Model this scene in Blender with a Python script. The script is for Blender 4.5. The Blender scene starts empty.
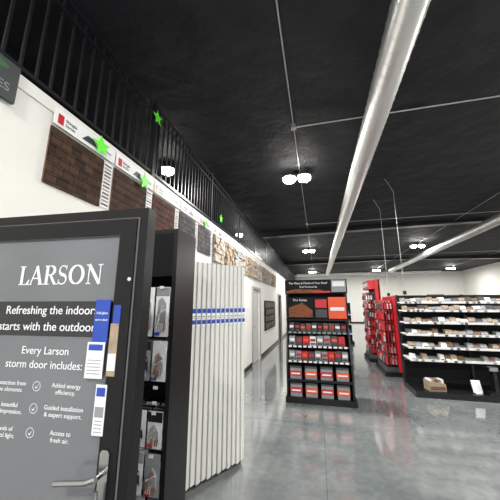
import bpy, math, random
from mathutils import Vector
random.seed(4)
D=bpy.data; C=bpy.context
C.scene.view_settings.view_transform='Standard'
# ---------------------------------------------------------------- materials
MC={}
def mat(name,col,rough=.5,metal=0,emit=0,spec=.5,coat=0,noise=0,nscale=8,bump=0,bd=.02):
    if name in MC: return MC[name]
    m=D.materials.new(name); m.use_nodes=True; nt=m.node_tree; b=nt.nodes['Principled BSDF']
    c=(col[0],col[1],col[2],1)
    b.inputs['Base Color'].default_value=c; b.inputs['Roughness'].default_value=rough
    b.inputs['Metallic'].default_value=metal; b.inputs['Specular IOR Level'].default_value=spec
    b.inputs['Coat Weight'].default_value=coat
    if emit:
        b.inputs['Emission Color'].default_value=c; b.inputs['Emission Strength'].default_value=emit
    if noise or bump:
        tc=nt.nodes.new('ShaderNodeTexCoord'); n=nt.nodes.new('ShaderNodeTexNoise')
        n.inputs['Scale'].default_value=nscale; n.inputs['Detail'].default_value=7
        nt.links.new(tc.outputs['Object'],n.inputs['Vector'])
        if noise:
            r=nt.nodes.new('ShaderNodeValToRGB')
            r.color_ramp.elements[0].position=.3; r.color_ramp.elements[1].position=.7
            r.color_ramp.elements[0].color=tuple(x*(1-noise) for x in col)+(1,)
            r.color_ramp.elements[1].color=tuple(min(1,x*(1+noise)) for x in col)+(1,)
            nt.links.new(n.outputs['Fac'],r.inputs['Fac']); nt.links.new(r.outputs['Color'],b.inputs['Base Color'])
        if bump:
            bp=nt.nodes.new('ShaderNodeBump'); bp.inputs['Strength'].default_value=bump; bp.inputs['Distance'].default_value=bd
            nt.links.new(n.outputs['Fac'],bp.inputs['Height']); nt.links.new(bp.outputs['Normal'],b.inputs['Normal'])
    MC[name]=m; return m
def brick(name,c1,c2,mort,w,h,plane='YZ',ms=.004,rough=.8,bias=0,ov=.6):
    if name in MC: return MC[name]
    m=D.materials.new(name); m.use_nodes=True; nt=m.node_tree; b=nt.nodes['Principled BSDF']
    b.inputs['Roughness'].default_value=rough; b.inputs['Specular IOR Level'].default_value=.2
    tc=nt.nodes.new('ShaderNodeTexCoord'); sp=nt.nodes.new('ShaderNodeSeparateXYZ'); cb=nt.nodes.new('ShaderNodeCombineXYZ')
    nt.links.new(tc.outputs['Object'],sp.inputs[0])
    nt.links.new(sp.outputs[{'X':0,'Y':1,'Z':2}[plane[0]]],cb.inputs[0]); nt.links.new(sp.outputs[{'X':0,'Y':1,'Z':2}[plane[1]]],cb.inputs[1])
    t=nt.nodes.new('ShaderNodeTexBrick'); t.inputs['Scale'].default_value=1
    t.inputs['Color1'].default_value=(*c1,1); t.inputs['Color2'].default_value=(*c2,1); t.inputs['Mortar'].default_value=(*mort,1)
    t.inputs['Brick Width'].default_value=w; t.inputs['Row Height'].default_value=h; t.inputs['Mortar Size'].default_value=ms
    t.inputs['Bias'].default_value=bias
    nt.links.new(cb.outputs[0],t.inputs['Vector'])
    n=nt.nodes.new('ShaderNodeTexNoise'); n.inputs['Scale'].default_value=60; n.inputs['Detail'].default_value=4
    nt.links.new(tc.outputs['Object'],n.inputs['Vector'])
    mx=nt.nodes.new('ShaderNodeMix'); mx.data_type='RGBA'; mx.blend_type='OVERLAY'; mx.inputs[0].default_value=ov
    nt.links.new(t.outputs['Color'],mx.inputs[6]); nt.links.new(n.outputs['Fac'],mx.inputs[7])
    nt.links.new(mx.outputs[2],b.inputs['Base Color'])
    MC[name]=m; return m
def floor_mat():
    m=D.materials.new('polished_concrete'); m.use_nodes=True; nt=m.node_tree; b=nt.nodes['Principled BSDF']
    tc=nt.nodes.new('ShaderNodeTexCoord')
    n=nt.nodes.new('ShaderNodeTexNoise'); n.inputs['Scale'].default_value=1.3; n.inputs['Detail'].default_value=10; n.inputs['Roughness'].default_value=.62
    n2=nt.nodes.new('ShaderNodeTexNoise'); n2.inputs['Scale'].default_value=14; n2.inputs['Detail'].default_value=8
    nt.links.new(tc.outputs['Object'],n.inputs['Vector']); nt.links.new(tc.outputs['Object'],n2.inputs['Vector'])
    r=nt.nodes.new('ShaderNodeValToRGB'); e=r.color_ramp.elements
    e[0].position=.32; e[0].color=(.115,.130,.134,1); e[1].position=.68; e[1].color=(.205,.222,.222,1)
    nt.links.new(n.outputs['Fac'],r.inputs['Fac'])
    mx=nt.nodes.new('ShaderNodeMix'); mx.data_type='RGBA'; mx.blend_type='OVERLAY'; mx.inputs[0].default_value=.3
    nt.links.new(r.outputs['Color'],mx.inputs[6]); nt.links.new(n2.outputs['Fac'],mx.inputs[7])
    t=nt.nodes.new('ShaderNodeTexBrick'); t.offset=0; t.inputs['Scale'].default_value=1
    t.inputs['Brick Width'].default_value=4.2; t.inputs['Row Height'].default_value=4.2; t.inputs['Mortar Size'].default_value=.004
    t.inputs['Color1'].default_value=(1,1,1,1); t.inputs['Color2'].default_value=(1,1,1,1); t.inputs['Mortar'].default_value=(.6,.6,.6,1)
    nt.links.new(tc.outputs['Object'],t.inputs['Vector'])
    m2=nt.nodes.new('ShaderNodeMix'); m2.data_type='RGBA'; m2.blend_type='MULTIPLY'; m2.inputs[0].default_value=1
    nt.links.new(mx.outputs[2],m2.inputs[6]); nt.links.new(t.outputs['Color'],m2.inputs[7])
    nt.links.new(m2.outputs[2],b.inputs['Base Color'])
    mr=nt.nodes.new('ShaderNodeMapRange'); mr.inputs[1].default_value=.3; mr.inputs[2].default_value=.7; mr.inputs[3].default_value=.05; mr.inputs[4].default_value=.16
    nt.links.new(n2.outputs['Fac'],mr.inputs[0]); nt.links.new(mr.outputs[0],b.inputs['Roughness'])
    b.inputs['Specular IOR Level'].default_value=1.0
    b.inputs['Coat Weight'].default_value=.5; b.inputs['Coat Roughness'].default_value=.08
    return m
def duct_mat():
    m=D.materials.new('spiral_duct_metal'); m.use_nodes=True; nt=m.node_tree; b=nt.nodes['Principled BSDF']
    b.inputs['Base Color'].default_value=(.86,.86,.84,1); b.inputs['Metallic'].default_value=.8; b.inputs['Roughness'].default_value=.3
    tc=nt.nodes.new('ShaderNodeTexCoord'); n=nt.nodes.new('ShaderNodeTexNoise'); n.inputs['Scale'].default_value=9
    nt.links.new(tc.outputs['Object'],n.inputs['Vector'])
    mr=nt.nodes.new('ShaderNodeMapRange'); mr.inputs[3].default_value=.24; mr.inputs[4].default_value=.42
    nt.links.new(n.outputs['Fac'],mr.inputs[0]); nt.links.new(mr.outputs[0],b.inputs['Roughness'])
    return m
WALL=mat('white_paint',(.72,.71,.67),.6,noise=.03,nscale=3)
CEIL=mat('black_ceiling',(.0105,.011,.0145),.7,noise=.5,nscale=2.6,bump=1.0,spec=.45,bd=.06)
BLK=mat('black_powder',(.007,.007,.008),.35,spec=.35)
BLKM=mat('black_matte',(.005,.005,.006),.7,spec=.25)
RAIL=mat('black_rail_metal',(.022,.023,.027),.3,.3)
WHT=mat('white_plastic',(.74,.74,.72),.4)
PAPER=mat('paper',(.76,.77,.77),.6)
GREY=mat('grey_print',(.25,.26,.27),.5)
DGR=mat('dark_grey_print',(.05,.05,.055),.4)
RED=mat('red_pack',(.50,.012,.02),.4)
ORG=mat('orange_pack',(.75,.085,.015),.4)
BLUE=mat('blue_label',(.015,.055,.36),.4)
BRN=mat('brown_card',(.15,.08,.04),.7,noise=.25,nscale=20)
TAN=mat('tan_sample',(.33,.25,.175),.7,noise=.2,nscale=30)
STL=mat('brushed_steel',(.7,.7,.7),.25,1)
GRN=mat('green_paper',(.13,.85,.03),.5)
DUCT=duct_mat()
# ---------------------------------------------------------------- builder
class B:
    def __init__(s,name,loc=(0,0,0),rz=0): s.n=name; s.v=[]; s.f=[]; s.mi=[]; s.m=[]; s.loc=loc; s.rz=rz; s.sm=[]
    def idx(s,m):
        if m not in s.m: s.m.append(m)
        return s.m.index(m)
    def add(s,vs,fs,m,smooth=False):
        o=len(s.v); s.v+=vs; i=s.idx(m)
        for f in fs: s.f.append([a+o for a in f]); s.mi.append(i); s.sm.append(smooth)
    def box(s,x0,x1,y0,y1,z0,z1,m):
        v=[(x0,y0,z0),(x1,y0,z0),(x1,y1,z0),(x0,y1,z0),(x0,y0,z1),(x1,y0,z1),(x1,y1,z1),(x0,y1,z1)]
        s.add(v,[(0,3,2,1),(4,5,6,7),(0,1,5,4),(1,2,6,5),(2,3,7,6),(3,0,4,7)],m)
    def prism(s,poly,axis,a0,a1,m):
        n=len(poly)
        def P(p,a):
            return {'x':(a,p[0],p[1]),'y':(p[0],a,p[1]),'z':(p[0],p[1],a)}[axis]
        v=[P(p,a0) for p in poly]+[P(p,a1) for p in poly]
        s.add(v,[tuple(range(n)),tuple(range(2*n-1,n-1,-1))]+[(i,(i+1)%n,(i+1)%n+n,i+n) for i in range(n)],m)
    def cyl(s,p0,p1,r,m,n=12,r2=None,caps=True):
        p0=Vector(p0);p1=Vector(p1); d=(p1-p0).normalized(); a=d.orthogonal().normalized(); b=d.cross(a)
        r2=r if r2 is None else r2; v=[]
        for p,q in((p0,r),(p1,r2)):
            for i in range(n):
                t=2*math.pi*i/n; v.append(tuple(p+a*math.cos(t)*q+b*math.sin(t)*q))
        s.add(v,[(i,(i+1)%n,(i+1)%n+n,i+n) for i in range(n)],m,True)
        if caps: s.add(v,[tuple(range(n-1,-1,-1)),tuple(range(n,2*n))],m)
    def tube(s,pts,r,m,n=8):
        for a,b in zip(pts,pts[1:]): s.cyl(a,b,r,m,n)
    def done(s,parent=None):
        me=D.meshes.new(s.n); me.from_pydata(s.v,[],s.f)
        for m in s.m: me.materials.append(m)
        me.polygons.foreach_set('material_index',s.mi); me.polygons.foreach_set('use_smooth',s.sm)
        me.update(); o=D.objects.new(s.n,me); C.collection.objects.link(o)
        o.location=s.loc; o.rotation_euler=(0,0,s.rz)
        if parent: o.parent=parent
        return o
def txt(name,body,parent,loc,size,m,face='-Y',align='CENTER',sx=1):
    c=D.curves.new(name,'FONT'); c.body=body; c.size=size; c.align_x=align; c.extrude=.0006; c.space_line=1.05
    c.materials.append(m); o=D.objects.new(name,c); C.collection.objects.link(o)
    o.rotation_euler=(math.pi/2,0,0 if face=='-Y' else (math.pi/2 if face=='+X' else -math.pi/2)); o.location=loc; o.parent=parent; o.scale=(sx,1,1)
    return o
XL=-1.78; XR=12.2; YB=27.; YF=-4.; H=4.5; WT=3.05
# ---------------------------------------------------------------- shell
b=B('floor'); b.box(-6,XR+.2,YF-.2,YB+.2,-.1,0,floor_mat()); b.done()
b=B('ceiling'); b.box(-6.2,XR+.2,YF-.2,YB+.2,H,H+.1,CEIL)
for y in (10.5,18.6):   # shallow gabled rafters under the deck
    b.prism([(-6,H+.01),(-6,4.26),(5.2,4.43),(XR,4.26),(XR,H+.01)],'y',y,y+.16,CEIL)
    b.prism([(-6,4.255),(-6,4.235),(5.2,4.405),(XR,4.235),(XR,4.255),(5.2,4.43)],'y',y-.06,y+.22,RAIL)
b.done()
DOORS=((7.5,8.45),(12.6,13.6))
b=B('wall_left'); yy=YF
for (a,c) in DOORS:
    b.box(XL-.12,XL,yy,a,0,WT-.1,WALL); b.box(XL-.12,XL,a,c,2.05,WT-.1,WALL); yy=c
b.box(XL-.12,XL,yy,YB,0,WT-.1,WALL); b.done()
b=B('wall_mezzanine_back'); b.box(-6.2,-6.,YF,YB,0,H,mat('dark_wall',(.012,.012,.014),.8)); b.done()
b=B('floor_mezzanine'); b.box(-6,XL+.012,YF,YB,WT-.1,WT-.01,WALL); b.box(-6,XL-.02,YF,YB,WT-.01,WT,DGR); b.done()
b=B('wall_back'); b.box(-6.2,XR+.2,YB,YB+.2,0,H,WALL); b.done()
b=B('wall_right'); b.box(XR,XR+.2,YF,YB,0,H,WALL); b.done()
b=B('wall_front'); 
b.box(-6.2,-1.2,YF-.2,YF,0,H,WALL); b.box(8,XR+.2,YF-.2,YF,0,H,WALL); b.box(-1.2,8,YF-.2,YF,3.1,H,WALL)
b.box(-1.2,8,YF-.2,YF,0,.3,WALL); b.done()
gm=D.materials.new('window_glass'); gm.use_nodes=True; nt=gm.node_tree; nt.nodes.clear()
o_=nt.nodes.new('ShaderNodeOutputMaterial'); t_=nt.nodes.new('ShaderNodeBsdfTransparent'); g_=nt.nodes.new('ShaderNodeBsdfGlossy'); g_.inputs['Roughness'].default_value=.02
x_=nt.nodes.new('ShaderNodeMixShader'); x_.inputs[0].default_value=.08
nt.links.new(t_.outputs[0],x_.inputs[1]); nt.links.new(g_.outputs[0],x_.inputs[2]); nt.links.new(x_.outputs[0],o_.inputs[0])
for i in range(4):
    x0=-1.2+i*2.3; b=B('window_%d'%(i+1))
    for (a,c,d,e) in((x0,x0+2.3,.3,.36),(x0,x0+2.3,3.04,3.1),(x0,x0+.06,.36,3.04),(x0+2.24,x0+2.3,.36,3.04)): b.box(a,c,YF-.15,YF-.05,d,e,BLK)
    b.box(x0+.06,x0+2.24,YF-.11,YF-.10,.36,3.04,gm); b.done()
b=B('baseboard_left')
for a,c in ((3.6,7.43),(8.52,12.53),(13.67,YB)): b.box(XL,XL+.012,a,c,0,.1,BLK)
b.done()
b=B('baseboard_back'); b.box(XL+.02,XR,YB-.012,YB,0,.1,BLK); b.done()
for i,(y0,y1) in enumerate(DOORS):
    fr=mat('door_trim_grey',(.30,.30,.29),.5)
    b=B('trim_%d'%(i+1)); b.box(XL+.001,XL+.03,y0-.07,y0,0,2.12,fr); b.box(XL+.001,XL+.03,y1,y1+.07,0,2.12,fr); b.box(XL+.001,XL+.03,y0,y1,2.05,2.12,fr); b.done()
    b=B('door_%d'%(i+1))
    b.box(XL-.07,XL-.03,y0+.005,y1-.005,.01,2.045,mat('door_slab',(.5,.5,.48),.5) if i==0 else BLKM)
    b.cyl((XL-.03,y0+.08,1.),(XL+.03,y0+.08,1.),.02,STL); b.cyl((XL+.025,y0+.08,1.),(XL+.025,y0+.2,1.),.01,STL); b.done()
# ---------------------------------------------------------------- railing
b=B('mezzanine_railing'); y=-1.; zt=WT+.95; rx=XL-.06
while y<24:
    b.box(rx-.008,rx+.008,y-.008,y+.008,WT+.08,zt,RAIL); y+=.105
for z in (WT+.08,zt,WT+.82): b.box(rx-.02,rx+.02,-1,24,z-.015,z+.015,RAIL)
y=.75
while y<24:
    b.box(rx-.03,rx+.03,y-.03,y+.03,WT+.001,zt+.06,RAIL); b.box(rx-.05,rx+.04,y-.05,y+.05,WT+.001,WT+.012,RAIL); y+=1.83
b.done()
b=B('stair_guard_rail')
y=.2
while y<9.6:
    b.box(-3.61,-3.59,y-.01,y+.01,WT+.001,WT+1.05,RAIL); y+=.13
for z in (WT+.1,WT+1.05): b.box(-3.62,-3.58,.1,9.6,z-.02,z+.02,RAIL)
b.done()
# ---------------------------------------------------------------- shingle sample boards along the wall
sh=lambda n,c1,c2: brick(n,c1,c2,(.006,.004,.003),.085,.0717,ms=.003,ov=.45)
SH=[sh('shingle_brown',(.070,.036,.021),(.026,.014,.009)),
    sh('shingle_umber',(.075,.040,.026),(.03,.017,.011)),
    sh('shingle_red',(.11,.040,.028),(.05,.021,.016)),
    sh('shingle_grey',(.10,.10,.10),(.04,.04,.045)),
    sh('shingle_tan',(.16,.125,.095),(.08,.06,.05))]
ST=[brick('stone_light',(.50,.43,.34),(.22,.18,.14),(.4,.38,.35),.16,.07,ms=.006),
    brick('stone_tan',(.36,.25,.16),(.2,.15,.1),(.35,.33,.3),.2,.09,ms=.006),
    brick('stone_grey',(.36,.34,.32),(.14,.14,.14),(.4,.4,.38),.14,.06,ms=.006)]
y=1.31; k=0
order=[0,1,2,3,3,4,0,3]
while y<4.4:
    b=B('shingle_sample_board'); m=SH[order[k%8]]
    z0,z1=2.42,2.85; n=6; dz=(z1-z0)/n
    b.box(XL+.001,XL+.012,y,y+.49,z0,z1,BRN)
    for j in range(n):
        za=z0+j*dz
        b.prism([(XL+.012,za),(XL+.0185,za),(XL+.0145,za+dz),(XL+.012,za+dz)],'y',y,y+.49,m)
    b.done()
    b=B('color_chart_strip'); b.box(XL+.001,XL+.008,y+.505,y+.60,2.43,2.85,PAPER)
    for j in range(12): b.box(XL+.008,XL+.010,y+.515,y+.59,2.45+j*.033,2.45+j*.033+.018,[DGR,GREY,BRN][j%3])
    b.done(); y+=.62; k+=1
for k in range(12):
    b=B('stone_veneer_sample_board'); w=.52; m=ST[k%3]
    b.box(XL+.001,XL+.015,y,y+w,2.36,2.86,GREY)
    random.seed(k)
    for r in range(6):
        yy=y
        while yy<y+w-.02:
            l=min(random.uniform(.08,.2),y+w-yy); d=random.uniform(.02,.06)
            b.box(XL+.015,XL+.015+d,yy+.003,yy+l-.003,2.365+r*.081,2.365+r*.081+.075,m); yy+=l
    b.done(); y+=.62
y=1.31
while y<6.3:
    b=B('header_banner'); b.box(XL+.014,XL+.022,y,y+.60,2.87,3.0,PAPER)
    b.box(XL+.022,XL+.024,y+.03,y+.075,2.89,2.965,RED); b.prism([(y+.24,2.9),(y+.4,2.9),(y+.35,2.955),(y+.29,2.955)],'x',XL+.022,XL+.024,DGR)
    o=b.done(); txt('header_text','Shingle\nSeries',o,(XL+.0235,y+.09,2.935),.035,DGR,'+X','LEFT'); txt('header_text_b','ROOFING',o,(XL+.0235,y+.42,2.92),.03,GREY,'+X','LEFT')
    y+=.62
def star(name,y,z,r,x):
    b=B(name); pts=[]
    for i in range(10):
        t=math.pi/2+i*math.pi/5+.15; q=r if i%2==0 else r*.45; pts.append((y+q*math.cos(t),z+q*math.sin(t)))
    b.prism(pts,'x',x,x+.003,GRN); b.done()
star('paper_star',1.72,2.93,.095,XL+.05); star('paper_star',2.33,2.89,.095,XL+.05); star('paper_star',2.58,3.86,.10,XL-.028); star('paper_star',4.0,2.92,.09,XL+.05); star('paper_star',4.9,3.3,.09,XL-.028)
b=B('wall_sign'); b.box(XL+.015,XL+.04,.35,1.05,2.80,3.05,mat('sign_charcoal',(.04,.05,.05),.5))
pts=[(.80+.19*math.cos(t*math.pi/12),3.0+.035*math.sin(t*math.pi/12)) for t in range(24)]
b.prism(pts,'x',XL+.04,XL+.042,mat('sign_green',(.03,.12,.04),.5)); o=b.done()
txt('sign_letters','SHINGLES',o,(XL+.043,1.01,2.85),.075,GREY,'+X','RIGHT')
# ---------------------------------------------------------------- storm door display
ang=math.atan2(.055,.95); L=.95
b=B('storm_door_display',(-1.615,.885,0),ang)
FR=mat('door_frame_black',(.006,.006,.007),.38,spec=.25)
GP=mat('door_glass_grey',(.135,.142,.155),.14,spec=.6,noise=.12,nscale=2,coat=.3)
b.box(0,.035,0,.06,0,2.,FR); b.box(L-.035,L,0,.06,0,2.,FR); b.box(.035,L-.035,0,.06,1.96,2.,FR); b.box(-.0,L,-.12,.18,0,.03,FR)
b.box(.042,.115,-.012,.03,.06,1.952,FR); b.box(L-.115,L-.042,-.012,.03,.06,1.952,FR)
b.box(.115,L-.115,-.012,.03,1.885,1.952,FR); b.box(.115,L-.115,-.012,.03,.06,.22,FR)
b.box(.115,L-.115,.005,.012,.22,1.885,GP)
bd=mat('bead',(.12,.12,.125),.3)
b.box(L-.119,L-.115,-.006,.012,.22,1.885,bd); b.box(.115,.119,-.006,.012,.22,1.885,bd); b.box(.119,L-.119,-.006,.012,1.881,1.885,bd)
b.box(L-.0415,L-.0355,-.004,.0,.05,1.958,bd); b.box(.042,L-.042,-.004,.0,1.953,1.958,bd)
b.box(.121,L-.121,.0035,.005,1.475,1.615,mat('dark_band',(.022,.022,.024),.25))
b.cyl((L-.05,-.012,1.7),(L-.05,-.02,1.7),.008,STL)
hx=L-.085; HS=mat('handle_steel',(.4,.4,.4),.25,1)
b.prism([(hx-.018,.87),(hx-.01,.86),(hx+.01,.86),(hx+.018,.87),(hx+.018,1.09),(hx+.01,1.10),(hx-.01,1.10),(hx-.018,1.09)],'y',-.02,-.012,HS)
b.tube([(hx,-.02,1.03),(hx,-.055,1.03),(hx-.03,-.062,1.02),(hx-.15,-.06,1.005)],.009,HS,10)
b.tube([(hx,-.02,.9),(hx,-.04,.9),(hx,-.045,.99)],.006,HS,8)
b.box(.760,.825,-.0145,-.0125,1.46,1.62,BLUE); b.box(.745,.82,-.0165,-.0148,1.33,1.46,PAPER); b.box(.752,.812,-.018,-.0168,1.43,1.452,BLUE)
b.box(.842,.872,-.0145,-.0125,1.53,1.60,BLUE); b.box(.835,.87,-.0145,-.0125,1.34,1.53,TAN); b.box(.836,.869,-.0155,-.0146,1.36,1.42,PAPER)
b.box(.80,.845,-.0145,-.0125,1.14,1.31,PAPER); b.box(.805,.84,-.016,-.0146,1.27,1.30,BLUE); b.box(.805,.84,-.016,-.0146,1.20,1.235,GREY)
for j in range(5): b.box(.752,.81,-.0175,-.0166,1.345+j*.012,1.348+j*.012,GREY)
for j in range(4): b.box(.806,.838,-.0152,-.0146,1.15+j*.012,1.153+j*.012,GREY)
door=b.done()
txt('tag_text','Full-glass',door,(.793,-.0150,1.565),.014,PAPER); txt('tag_text_b','storm door',door,(.793,-.0150,1.54),.012,PAPER)
def letters():
    b=B('logo_lettering'); lw=.17
    def stroke(pts,ws,ox):
        for i in range(len(pts)-1):
            p,q=Vector(pts[i]),Vector(pts[i+1]); d=(q-p).normalized(); nrm=Vector((-d.y,d.x))
            a,c=ws[i]/2,ws[i+1]/2
            v=[p-nrm*a,q-nrm*c,q+nrm*c,p+nrm*a]
            b.add([((ox+u.x)*.082,-.0,u.y*.082) for u in v],[(0,1,2,3)],PAPER)
    def ln(p,q,w,ox): stroke([p,q],[w,w],ox)
    def serif(x,y,w,ox): ln((x-w/2,y),(x+w/2,y),.05,ox)
    o=0; ln((.16,0),(.16,1),lw,o); serif(.16,.975,.36,o); ln((0,.025),(.62,.025),.06,o); stroke([(.5,.03),(.62,.28)],[.16,.04],o)
    o=.62; ln((.1,.02),(.4,1),.07,o); ln((.38,1),(.70,.02),lw,o); ln((.2,.34),(.6,.34),.06,o); serif(.08,.025,.22,o); serif(.7,.025,.3,o)
    o=1.5; ln((.15,0),(.15,1),lw,o); serif(.15,.025,.36,o); ln((0,.975),(.4,.975),.06,o)
    pts=[(.34+.24*math.cos(t),.74+.235*math.sin(t)) for t in [math.pi/2-math.pi*i/12 for i in range(13)]]
    stroke(pts,[.06+.11*math.sin(math.pi*i/12) for i in range(13)],o); ln((.2,.505),(.36,.505),.055,o); stroke([(.34,.52),(.66,.02)],[.13,.15],o); serif(.7,.025,.22,o)
    o=2.3; pts=[];ws=[]
    for i in range(25):
        u=i/24
        if u<.5: t=math.radians(35)+u*2*math.radians(235); p=(.27+.2*math.cos(t),.74+.23*math.sin(t))
        else: t=math.radians(90)-(u-.5)*2*math.radians(235); p=(.27+.22*math.cos(t),.26+.24*math.sin(t))
        pts.append(p); ws.append(.06+.11*math.exp(-((u-.5)/.16)**2))
    stroke(pts,ws,o); ln((.46,.76),(.46,1.),.04,o); ln((.06,.0),(.06,.26),.04,o)
    o=2.95; pts=[(.42+.36*math.cos(t),.5+.47*math.sin(t)) for t in [2*math.pi*i/32 for i in range(33)]]
    stroke(pts,[.06+.12*abs(math.cos(2*math.pi*i/32)) for i in range(33)],o)
    o=3.9; ln((.16,0),(.16,1),.06,o); ln((.14,1),(.78,.0),lw,o); ln((.78,0),(.78,1),.06,o); serif(.16,.025,.28,o); serif(.1,.975,.24,o); serif(.78,.975,.28,o)
    return b.done()
lo=letters(); lo.parent=door; lo.location=(.35,.003,1.685); lo.scale=(1.04,1,1)
TW=mat('print_white',(.8,.81,.83),.5)
txt('slogan','Refreshing the indoors',door,(.535,.003,1.563),.049,TW); txt('slogan_b','starts with the outdoors.',door,(.535,.003,1.497),.049,TW)
txt('subhead','Every Larson',door,(.535,.003,1.405),.043,TW); txt('subhead_b','storm door includes:',door,(.535,.003,1.352),.043,TW)
rows=[(1.285,'Protection from\nthe elements.','Added energy\nefficiency.'),(1.205,'A beautiful\nfirst impression.','Guided installation\n& expert support.'),(1.12,'Floods of\nnatural light.','Access to\nfresh air.')]
b=B('icon_rings',(0,0,0)); 
for z,a,c in rows:
    txt('feature',a,door,(.395,.003,z),.023,TW,align='CENTER'); txt('feature_b',c,door,(.655,.003,z),.023,TW,align='CENTER')
    for cx in (.27,.52):
        N=14
        for i in range(N):
            t0,t1=2*math.pi*i/N,2*math.pi*(i+.8)/N
            b.add([(cx+r*math.cos(t),.003,z+r*math.sin(t)) for r,t in((.016,t0),(.0185,t0),(.0185,t1),(.016,t1))],[(0,1,2,3)],TW)
        b.prism([(cx-.008,z-.002),(cx,z-.009),(cx+.009,z+.008),(cx,z-.003)],'y',.0025,.0035,TW)
b.done(door)
# ---------------------------------------------------------------- black hardware bay
b=B('hardware_display_rack'); x0,x1,y0,y1,zt=-1.72,-.95,1.70,1.99,2.14
b.box(x1-.03,x1,y0,y1,.0,zt,BLK); b.box(x0,x0+.03,y0,y1,0,zt,BLK); b.box(x0+.03,x1-.03,y1-.02,y1,0,zt,BLKM)
b.box(x0+.03,x1-.03,y0,y1-.02,zt-.03,zt,BLK); b.box(x0+.03,x1-.03,y0,y0+.02,1.80,zt-.03,BLKM); b.box(x0+.03,x1-.03,y0+.02,y1-.02,.08,.11,BLK)
SIL=mat('silver_part',(.6,.6,.6),.35,.7); BRZ=mat('bronze_part',(.3,.13,.06),.4,.4); CLR=mat('clear_pack',(.28,.29,.30),.12)
random.seed(11)
for r,(zz,hh,fill) in enumerate(((1.71,.32,1),(1.35,.24,1),(1.07,.0,0),(.98,.05,0),(.92,.2,1),(.68,.22,1),(.42,.25,1))):
    for c in range(6):
        cx=x1-.09-c*.118
        b.cyl((cx,y1-.02,zz),(cx,y0-.015,zz),.003,STL,6); b.cyl((cx,y0-.015,zz),(cx,y0-.022,zz+.015),.003,STL,6)
        b.box(cx-.015,cx+.015,y0-.026,y0-.022,zz+.0,zz+.018,WHT)
        if not fill: continue
        for q in range(4):
            yy=y0+.0+q*.05; k=random.choice((SIL,BRZ,GREY,SIL))
            b.box(cx-.052,cx+.052,yy,yy+.003,zz-hh,zz+.012,random.choice((CLR,CLR,DGR,PAPER if q==0 else CLR)))
            b.box(cx-.05,cx+.05,yy-.003,yy,zz-.05,zz+.008,random.choice((PAPER,DGR,BLK,GREY)))
            b.prism([(cx-.036,zz-hh+.03),(cx-.01,zz-hh+.02),(cx+.036,zz-hh+.05),(cx+.03,zz-.1),(cx,zz-.06),(cx-.026,zz-.08)],'y',yy-.010,yy,[k,BLK,CLR][random.randrange(3)])
            b.cyl((cx-.03,yy-.014,zz-hh*.6),(cx+.03,yy-.014,zz-hh*.45),.008,SIL,8); b.cyl((cx-.03,yy-.016,zz-hh*.82),(cx+.01,yy-.016,zz-hh*.35),.006,BRZ if r%2 else SIL,8)
            for u in range(5): b.cyl((cx-.03+u*.014,yy-.012,zz-hh*.9),(cx-.024+u*.014,yy-.012,zz-hh*.72),.004,random.choice((SIL,BRZ,SIL)),6)
            b.box(cx-.045,cx-.005,yy-.012,yy-.0105,zz-hh+.008,zz-hh+.028,random.choice((PAPER,RED,BLUE)))
b.done()
# ---------------------------------------------------------------- white siding/trim rack
A=Vector((-1.2,2.46)); E=Vector((-.82,3.06)); d=E-A; an=math.atan2(d.y,d.x); LL=d.length
b=B('trim_sample_rack',(A.x,A.y,0),an)
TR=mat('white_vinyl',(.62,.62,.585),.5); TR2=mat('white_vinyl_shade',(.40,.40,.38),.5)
n=12; w=LL/n
for i in range(n):
    xa=i*w; top=2.03; bot=.04+.010*(i%2)
    b.prism([(xa,.03),(xa,-.016),(xa+w*.06,-.020),(xa+w*.5,-.014),(xa+w*.94,-.003),(xa+w*.94,.03)],'z',bot,top,TR)
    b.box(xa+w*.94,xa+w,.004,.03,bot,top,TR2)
    pr=lambda a,c,off,z0,z1,m: b.prism([(xa+w*a,-.0205-off+.013*max(0,a-.06)/.88),(xa+w*c,-.0205-off+.015*(c-.06)/.88),(xa+w*c,-.0193-off+.015*(c-.06)/.88),(xa+w*a,-.0193-off+.013*max(0,a-.06)/.88)],'z',z0,z1,m)
    pr(.08,.92,.003,1.40,1.57,PAPER)
    pr(.08,.92,.0045,1.52,1.565,BLUE); pr(.08,.92,.0045,1.415,1.455,BLUE)
    pr(.2,.8,.0045,1.485,1.492,DGR); pr(.2,.7,.0045,1.47,1.475,DGR)
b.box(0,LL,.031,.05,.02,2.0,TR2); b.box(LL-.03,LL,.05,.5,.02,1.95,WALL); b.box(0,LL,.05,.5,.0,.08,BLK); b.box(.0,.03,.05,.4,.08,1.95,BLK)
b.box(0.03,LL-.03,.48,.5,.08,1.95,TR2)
b.done()
b=B('wall_sample_display'); b.box(XL+.001,XL+.03,9.2,11.4,.75,1.75,BLKM)
for i in range(7):
    for j in range(4):
        b.box(XL+.03,XL+.06,9.26+i*.305,9.26+i*.305+.25,.8+j*.235,.8+j*.235+.19,[DGR,DGR,BLK,BRN][(i+j)%4])
b.done()
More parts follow.
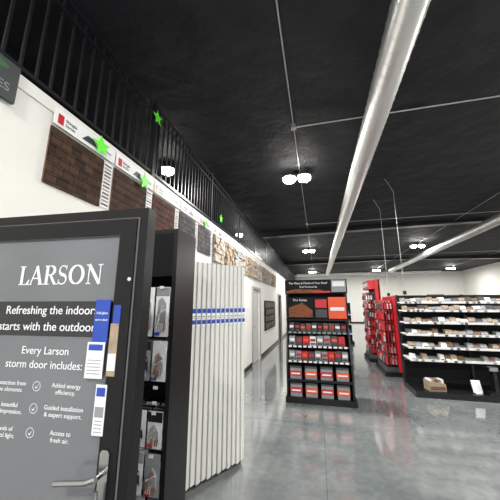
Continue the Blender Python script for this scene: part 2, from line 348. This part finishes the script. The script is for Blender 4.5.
# ---------------------------------------------------------------- center roofing display
b=B('roofing_product_display'); x0,x1,y0,y1=-.58,.51,4.98,5.5
b.box(x0-.02,x1+.03,y0-.03,y1+.02,0,.09,BLK)
b.box(x0,x0+.03,y0+.2,y1,.09,2.03,BLK); b.box(x1-.03,x1,y0+.2,y1,.09,2.03,BLK)
b.box(x0+.03,x1-.03,y1-.03,y1,.09,1.9,BLKM)
for a in (x0,x1-.03): b.prism([(y0,.09),(y0+.2,.09),(y0+.2,1.2),(y0+.16,1.2),(y0,.62)],'x',a,a+.03,BLK)
b.box(x0-.01,x1+.01,y0+.17,y0+.20,1.81,2.06,BLKM)
rf=brick('roof_print',(.34,.10,.045),(.15,.07,.045),(.08,.04,.03),.05,.02,'XZ',.002)
b.prism([(x0,1.815),(x0+.72,1.815),(x0+.66,1.87),(x0+.2,1.89),(x0,1.85)],'y',y0+.165,y0+.17,rf)
b.box(x0+.5,x1-.28,y0+.162,y0+.164,1.82,1.85,RED)
b.box(x1-.26,x1-.01,y0+.164,y0+.17,1.83,2.05,GREY); b.box(x1-.24,x1-.03,y0+.162,y0+.164,1.93,2.02,PAPER)
b.box(x0+.03,x0+.50,y0+.18,y0+.2,1.36,1.74,BLKM); b.prism([(x0+.05,1.38),(x0+.48,1.38),(x0+.48,1.5),(x0+.3,1.64),(x0+.05,1.55)],'y',y0+.175,y0+.18,rf)
b.box(x0+.51,x0+.75,y0+.18,y0+.2,1.36,1.74,BLKM); b.box(x0+.53,x0+.73,y0+.175,y0+.18,1.38,1.52,DGR); b.box(x0+.53,x0+.73,y0+.175,y0+.18,1.55,1.70,RED)
b.box(x0+.76,x1-.03,y0+.18,y0+.2,1.36,1.74,ORG); b.box(x0+.79,x1-.06,y0+.175,y0+.18,1.50,1.56,PAPER)
b.box(x0,x1,y0+.13,y0+.22,1.325,1.345,BLK)
random.seed(2)
def shelf(z,ya,mats,h,wid,strip=WHT):
    b.box(x0+.03,x1-.03,ya,y1-.03,z-.02,z,BLK); b.box(x0+.03,x1-.03,ya-.006,ya,z-.03,z+.004,BLK)
    q=x0+.04
    while q<x1-.1: b.box(q,q+.055,ya-.009,ya-.006,z-.028,z+.002,strip); q+=.085
    xx=x0+.05; k=0
    while xx+wid<x1-.03:
        hh=h*random.uniform(.85,1); m=mats[k%len(mats)]
        b.box(xx,xx+wid*.88,ya+.03,ya+.2,z+.001,z+hh,m); b.box(xx+.01,xx+wid*.88-.01,ya+.027,ya+.03,z+hh*.45,z+hh*.75,[PAPER,RED,ORG,RED][k%4]) 
        b.box(xx+wid*.1,xx+wid*.78,ya+.026,ya+.03,z+hh*.1,z+hh*.3,DGR)
        xx+=wid; k+=1
shelf(1.13,y0+.13,[DGR,BLK,DGR,BRN],.15,.10,strip=GREY)
shelf(.90,y0+.08,[GREY,DGR,RED,PAPER,GREY],.17,.12,strip=PAPER)
shelf(.66,y0+.03,[GREY,GREY,RED,DGR],.17,.11,strip=PAPER)
b.box(x0+.03,x1-.03,y0-.01,y1-.03,.34,.355,BLK); b.box(x0+.03,x1-.03,y0-.02,y0-.012,.335,.375,BLK)
for r,z in enumerate((.091,.356)):
    for c in range(4):
        xa=x0+.06+c*.255
        b.box(xa,xa+.19,y0+.02,y0+.35,z,z+.215,GREY); b.box(xa-.004,xa+.194,y0+.012,y0+.02,z+.06,z+.14,ORG if c%2 else RED)
        b.box(xa+.02,xa+.17,y0+.01,y0+.012,z+.085,z+.11,PAPER); b.box(xa-.003,xa+.193,y0+.015,y0+.352,z+.185,z+.217,DGR)
o=b.done(); txt('header_text','The Make & Model of Your Roof',o,(x0+.41,y0+.163,1.98),.052,TW); txt('header_text_b','Roof Accessories',o,(x0+.42,y0+.163,1.915),.045,TW)
txt('banner_text','Pro Series',o,(x0+.26,y0+.173,1.67),.06,TW)
# ---------------------------------------------------------------- gondolas
def gondola(name,x0,x1,yf,yb,top,shelves,seed,kinds,bay=1.22,hmul=1):
    random.seed(seed); b=B(name)
    b.box(x0,x1,yf,yb,0,.10,BLK); b.box(x0,x1,yb-.03,yb,.10,top,BLKM)
    xx=x0
    while xx<=x1+.01:
        xa=min(max(xx-.02,x0),x1-.04); b.box(xa,xa+.04,yb-.075,yb-.03,.10,top+.01,BLK); xx+=bay
    for i,(z,dep,fillf) in enumerate(shelves):
        ya=yb-.075-dep
        b.box(x0+.02,x1-.02,ya,yb-.076,z-.02,z,WHT); b.box(x0+.02,x1-.02,ya-.012,ya,z-.032,z+.008,WHT)
        q=x0
        while q<x1: 
            b.prism([(ya+.02,z-.02),(yb-.076,z-.02),(yb-.076,z-.10)],'x',q+.025,q+.035,BLK); q+=bay
        q=x0+.05
        while q<x1-.14:
            w=random.uniform(.07,.13); h=random.uniform(.06,.10)*hmul; m=random.choice(kinds)
            if random.random()<fillf:
                b.prism([(ya+.02,z+.001),(ya+.02+.12,z+.001),(ya+.02+.14,z+h),(ya+.055,z+h)],'x',q,q+w*.92,m)
                b.box(q+.01,q+w*.92-.01,ya+.015,ya+.02,z+.004,z+.025,random.choice((PAPER,BRN,TAN,GREY,DGR)))
            q+=w
        q=x0+.1
        while q<x1-.15:
            b.box(q,q+.05,ya-.015,ya-.012,z-.03,z+.004,random.choice((PAPER,GREY,GREY,DGR))); q+=random.uniform(.07,.2)
    return b
b=gondola('sample_gondola',1.62,6.52,5.75,6.5,1.80,[(1.66,.2,1),(1.50,.30,1),(1.27,.34,.95),(1.05,.38,.9),(.82,.42,.8),(.60,.45,.5)],3,[TAN,BRN,GREY,BRN,DGR,GREY,TAN,PAPER])
b.done()
b=B('sample_box',(1.98,5.92,.10),.15); b.prism([(-.14,0),(.14,0),(.14,.12),(-.14,.17)],'y',-.1,.1,TAN); b.box(-.12,.12,-.104,-.1,.02,.08,BRN)
for i in range(5): b.box(-.12+i*.05,-.085+i*.05,-.08,.08,.12,.19,[PAPER,GREY,BRN,TAN,PAPER][i])
b.done()
b=B('price_card_holder',(2.62,5.88,.10),.1); b.prism([(-.05,0),(.05,0),(.035,.015),(-.035,.015)],'x',-.05,.05,WHT); b.prism([(-.02,.015),(.0,.015),(.05,.2),(.03,.2)],'x',-.07,.07,PAPER); b.done()
b=B('tabletop_display_stand',(2.87,5.86,.10),0); b.prism([(-.12,0),(.12,0),(.12,.03),(.03,.06),(.02,.38),(-.02,.38),(-.03,.06),(-.12,.03)],'y',-.08,.06,BLK); b.box(-.07,.07,-.06,.02,.38,.45,BLK); b.box(-.06,.06,-.062,-.06,.385,.445,GREY); b.done()
# ---------------------------------------------------------------- red racks facing the aisle
def redrack(name,xf,ya,yb,top,seed,header):
    random.seed(seed); b=B(name)
    b.box(xf,xf+.45,ya,yb,0,.10,BLK); b.box(xf+.40,xf+.43,ya,yb,.10,top,RED)
    b.box(xf+.3,xf+.45,ya,ya+.025,.10,top,RED); b.box(xf+.3,xf+.45,yb-.025,yb,.10,top,RED)
    if header: b.box(xf+.12,xf+.40,ya+.03,yb-.03,top-.28,top-.02,RED); b.box(xf+.115,xf+.12,ya+.1,yb-.1,top-.2,top-.09,PAPER)
    tz=top-(.4 if header else .15); z=.32
    while z<tz:
        yy=ya+.09
        while yy<yb-.06:
            b.cyl((xf+.40,yy,z+.14),(xf+.06,yy,z+.14),.004,STL,6)
            m=random.choice((RED,RED,DGR,RED,RED))
            for q in range(4):
                xx=xf+.08+q*.065
                b.box(xx,xx+.012,yy-.055,yy+.055,z-.08,z+.15,m); b.prism([(yy-.035,z-.06),(yy+.035,z-.06),(yy+.02,z+.06),(yy-.02,z+.06)],'x',xx-.03,xx,random.choice((DGR,SIL,RED,BLK))); b.box(xx-.002,xx,yy-.045,yy+.045,z+.09,z+.12,random.choice((PAPER,DGR,RED,DGR)))
            yy+=.125
        z+=.25
    b.box(xf+.05,xf+.38,ya+.04,yb-.04,.1,.2,DGR)
    return b.done()
redrack('tool_rack',1.42,7.15,8.2,1.82,5,False)
redrack('tool_rack',1.36,8.75,9.75,2.35,6,True)
gondola('sample_gondola',1.9,6.8,11.6,12.3,1.5,[(.4,.4,1),(.75,.35,1),(1.1,.3,1)],8,[RED,GREY,TAN,BLK],hmul=1.8).done()
gondola('sample_gondola',-.9,1.4,12.4,13.1,1.7,[(.4,.4,1),(.8,.35,1),(1.2,.3,1)],12,[DGR,GREY,TAN,BLK,BLUE],hmul=2).done()
gondola('sample_gondola',4.5,11.,17.,17.7,1.5,[(.4,.4,1),(.8,.35,1),(1.2,.3,1)],15,[DGR,GREY,TAN,BLK,RED],hmul=2).done()
b=B('wall_framed_picture'); b.box(9.3,10.6,YB-.05,YB-.001,2.1,2.5,BLK); b.box(9.36,10.54,YB-.055,YB-.05,2.15,2.45,GREY); b.done()
# ---------------------------------------------------------------- ducts (spiral lock seam modelled)
def duct(name,p,q,r):
    b=B(name); P=Vector(p);Q=Vector(q); Ln=(Q-P).length; dd=(Q-P).normalized()
    sd=Vector((0,0,1)); tt=dd.cross(sd)
    ns=28; step=.14/ns; total=int(Ln/.14)*ns
    b.cyl(p,q,r,DUCT,40)
    v=[];f=[]
    for i in range(total+1):
        t=2*math.pi*i/ns; c=P+dd*(i*step); rad=tt*math.cos(t)+sd*math.sin(t)
        v+= [tuple(c+rad*(r-.001)-dd*.006),tuple(c+rad*(r+.004)),tuple(c+rad*(r-.001)+dd*.006)]
    for i in range(total):
        a=i*3; f+=[(a,a+1,a+4,a+3),(a+1,a+2,a+5,a+4)]
    b.add(v,f,DUCT,True)
    n=int(Ln/3)
    for i in range(1,n+1):
        c=P+dd*(i*3-1.2)
        b.cyl(c-dd*.03,c+dd*.03,r+.006,DUCT,40)
        b.cyl((c.x,c.y,c.z+r),(c.x,c.y,H),.004,STL,6)
    return b.done()
duct('spiral_duct',(.87,-3,4.08),(.87,22.5,4.08),.15)
duct('spiral_duct',(5.3,-3,4.08),(5.3,21.7,4.08),.15)
duct('spiral_duct',(-1.6,22.9,4.08),(9,22.9,4.08),.15)
CND=mat('conduit',(.5,.5,.5),.35,.6)
for x in (-.25,4.75,9.9):
    b=B('ceiling_conduit')
    for a,c in ((-3,10.42),(10.74,18.52),(18.84,26)): b.cyl((x,a,H-.02),(x,c,H-.02),.009,CND,8)
    b.done()
for y in (4.0,9.6,17.):
    b=B('ceiling_conduit'); b.cyl((-.2,y,H-.045),(11.8,y,H-.045),.010,CND,8)
    b.box(-.29,-.21,y-.04,y+.04,H-.07,H,CND); b.done()
for (x,y,zb) in((1.80,6.42,1.815),(1.78,7.7,1.825)):
    b=B('power_drop_cord'); pts=[(x-.15,y+.02,H-.01),(x-.1,y,H-.12),(x,y,H-.35),(x,y,zb+.25),(x,y,zb)]
    b.tube(pts,.005,CND,8); b.box(x-.03,x+.03,y-.025,y+.025,zb,zb+.08,BLK); b.done()
# ---------------------------------------------------------------- lights
EM=mat('led_lens',(1,.97,.90),.5,emit=60)
def lamp(x,y,P,two=True):
    b=B('ceiling_light'); z=H
    b.box(x-.05,x+.05,y-.05,y+.05,z-.08,z,BLK)
    for s in ((-.16,.16) if two else (0,)):
        if s: b.cyl((x,y,z-.05),(x+s,y,z-.12),.012,BLK)
        b.cyl((x+s,y,z-.15),(x+s,y,z-.08),.14,WHT,24,r2=.05)
        # domed LED lens
        prof=[(.138,-.151),(.135,-.19),(.115,-.225),(.07,-.245)]
        for (ra,za),(rb,zb_) in zip(prof,prof[1:]): b.cyl((x+s,y,z+zb_),(x+s,y,z+za),rb,EM,24,r2=ra,caps=(rb==.07))
    o=b.done()
    l=D.lights.new('led_glow','AREA'); l.shape='DISK'; l.size=.26; l.energy=P; l.color=(1,.975,.94)
    q=D.objects.new('led_glow',l); C.collection.objects.link(q); q.location=(x,y,z-.26); q.parent=o
for y in (-2.5,5.6,14.,23.4):
    for x in (-.32,4.7,9.9):
        lamp(x,y,215)
for y in (-1,4.6,10,16): lamp(-2.9,y,80,False)
lamp(2.2,1.2,140)  # unseen lamp added off the grid to brighten the foreground
w=D.worlds.new('world'); C.scene.world=w; w.use_nodes=True
w.node_tree.nodes['Background'].inputs[0].default_value=(.8,.88,1,1); w.node_tree.nodes['Background'].inputs[1].default_value=2.0
c=D.cameras.new('camera'); cam=D.objects.new('camera',c); C.collection.objects.link(cam)
cam.location=(0,0,1.6); cam.rotation_euler=(math.radians(101.51),0,math.radians(13.86))
c.lens=36*270/500; c.clip_start=.02; C.scene.camera=cam
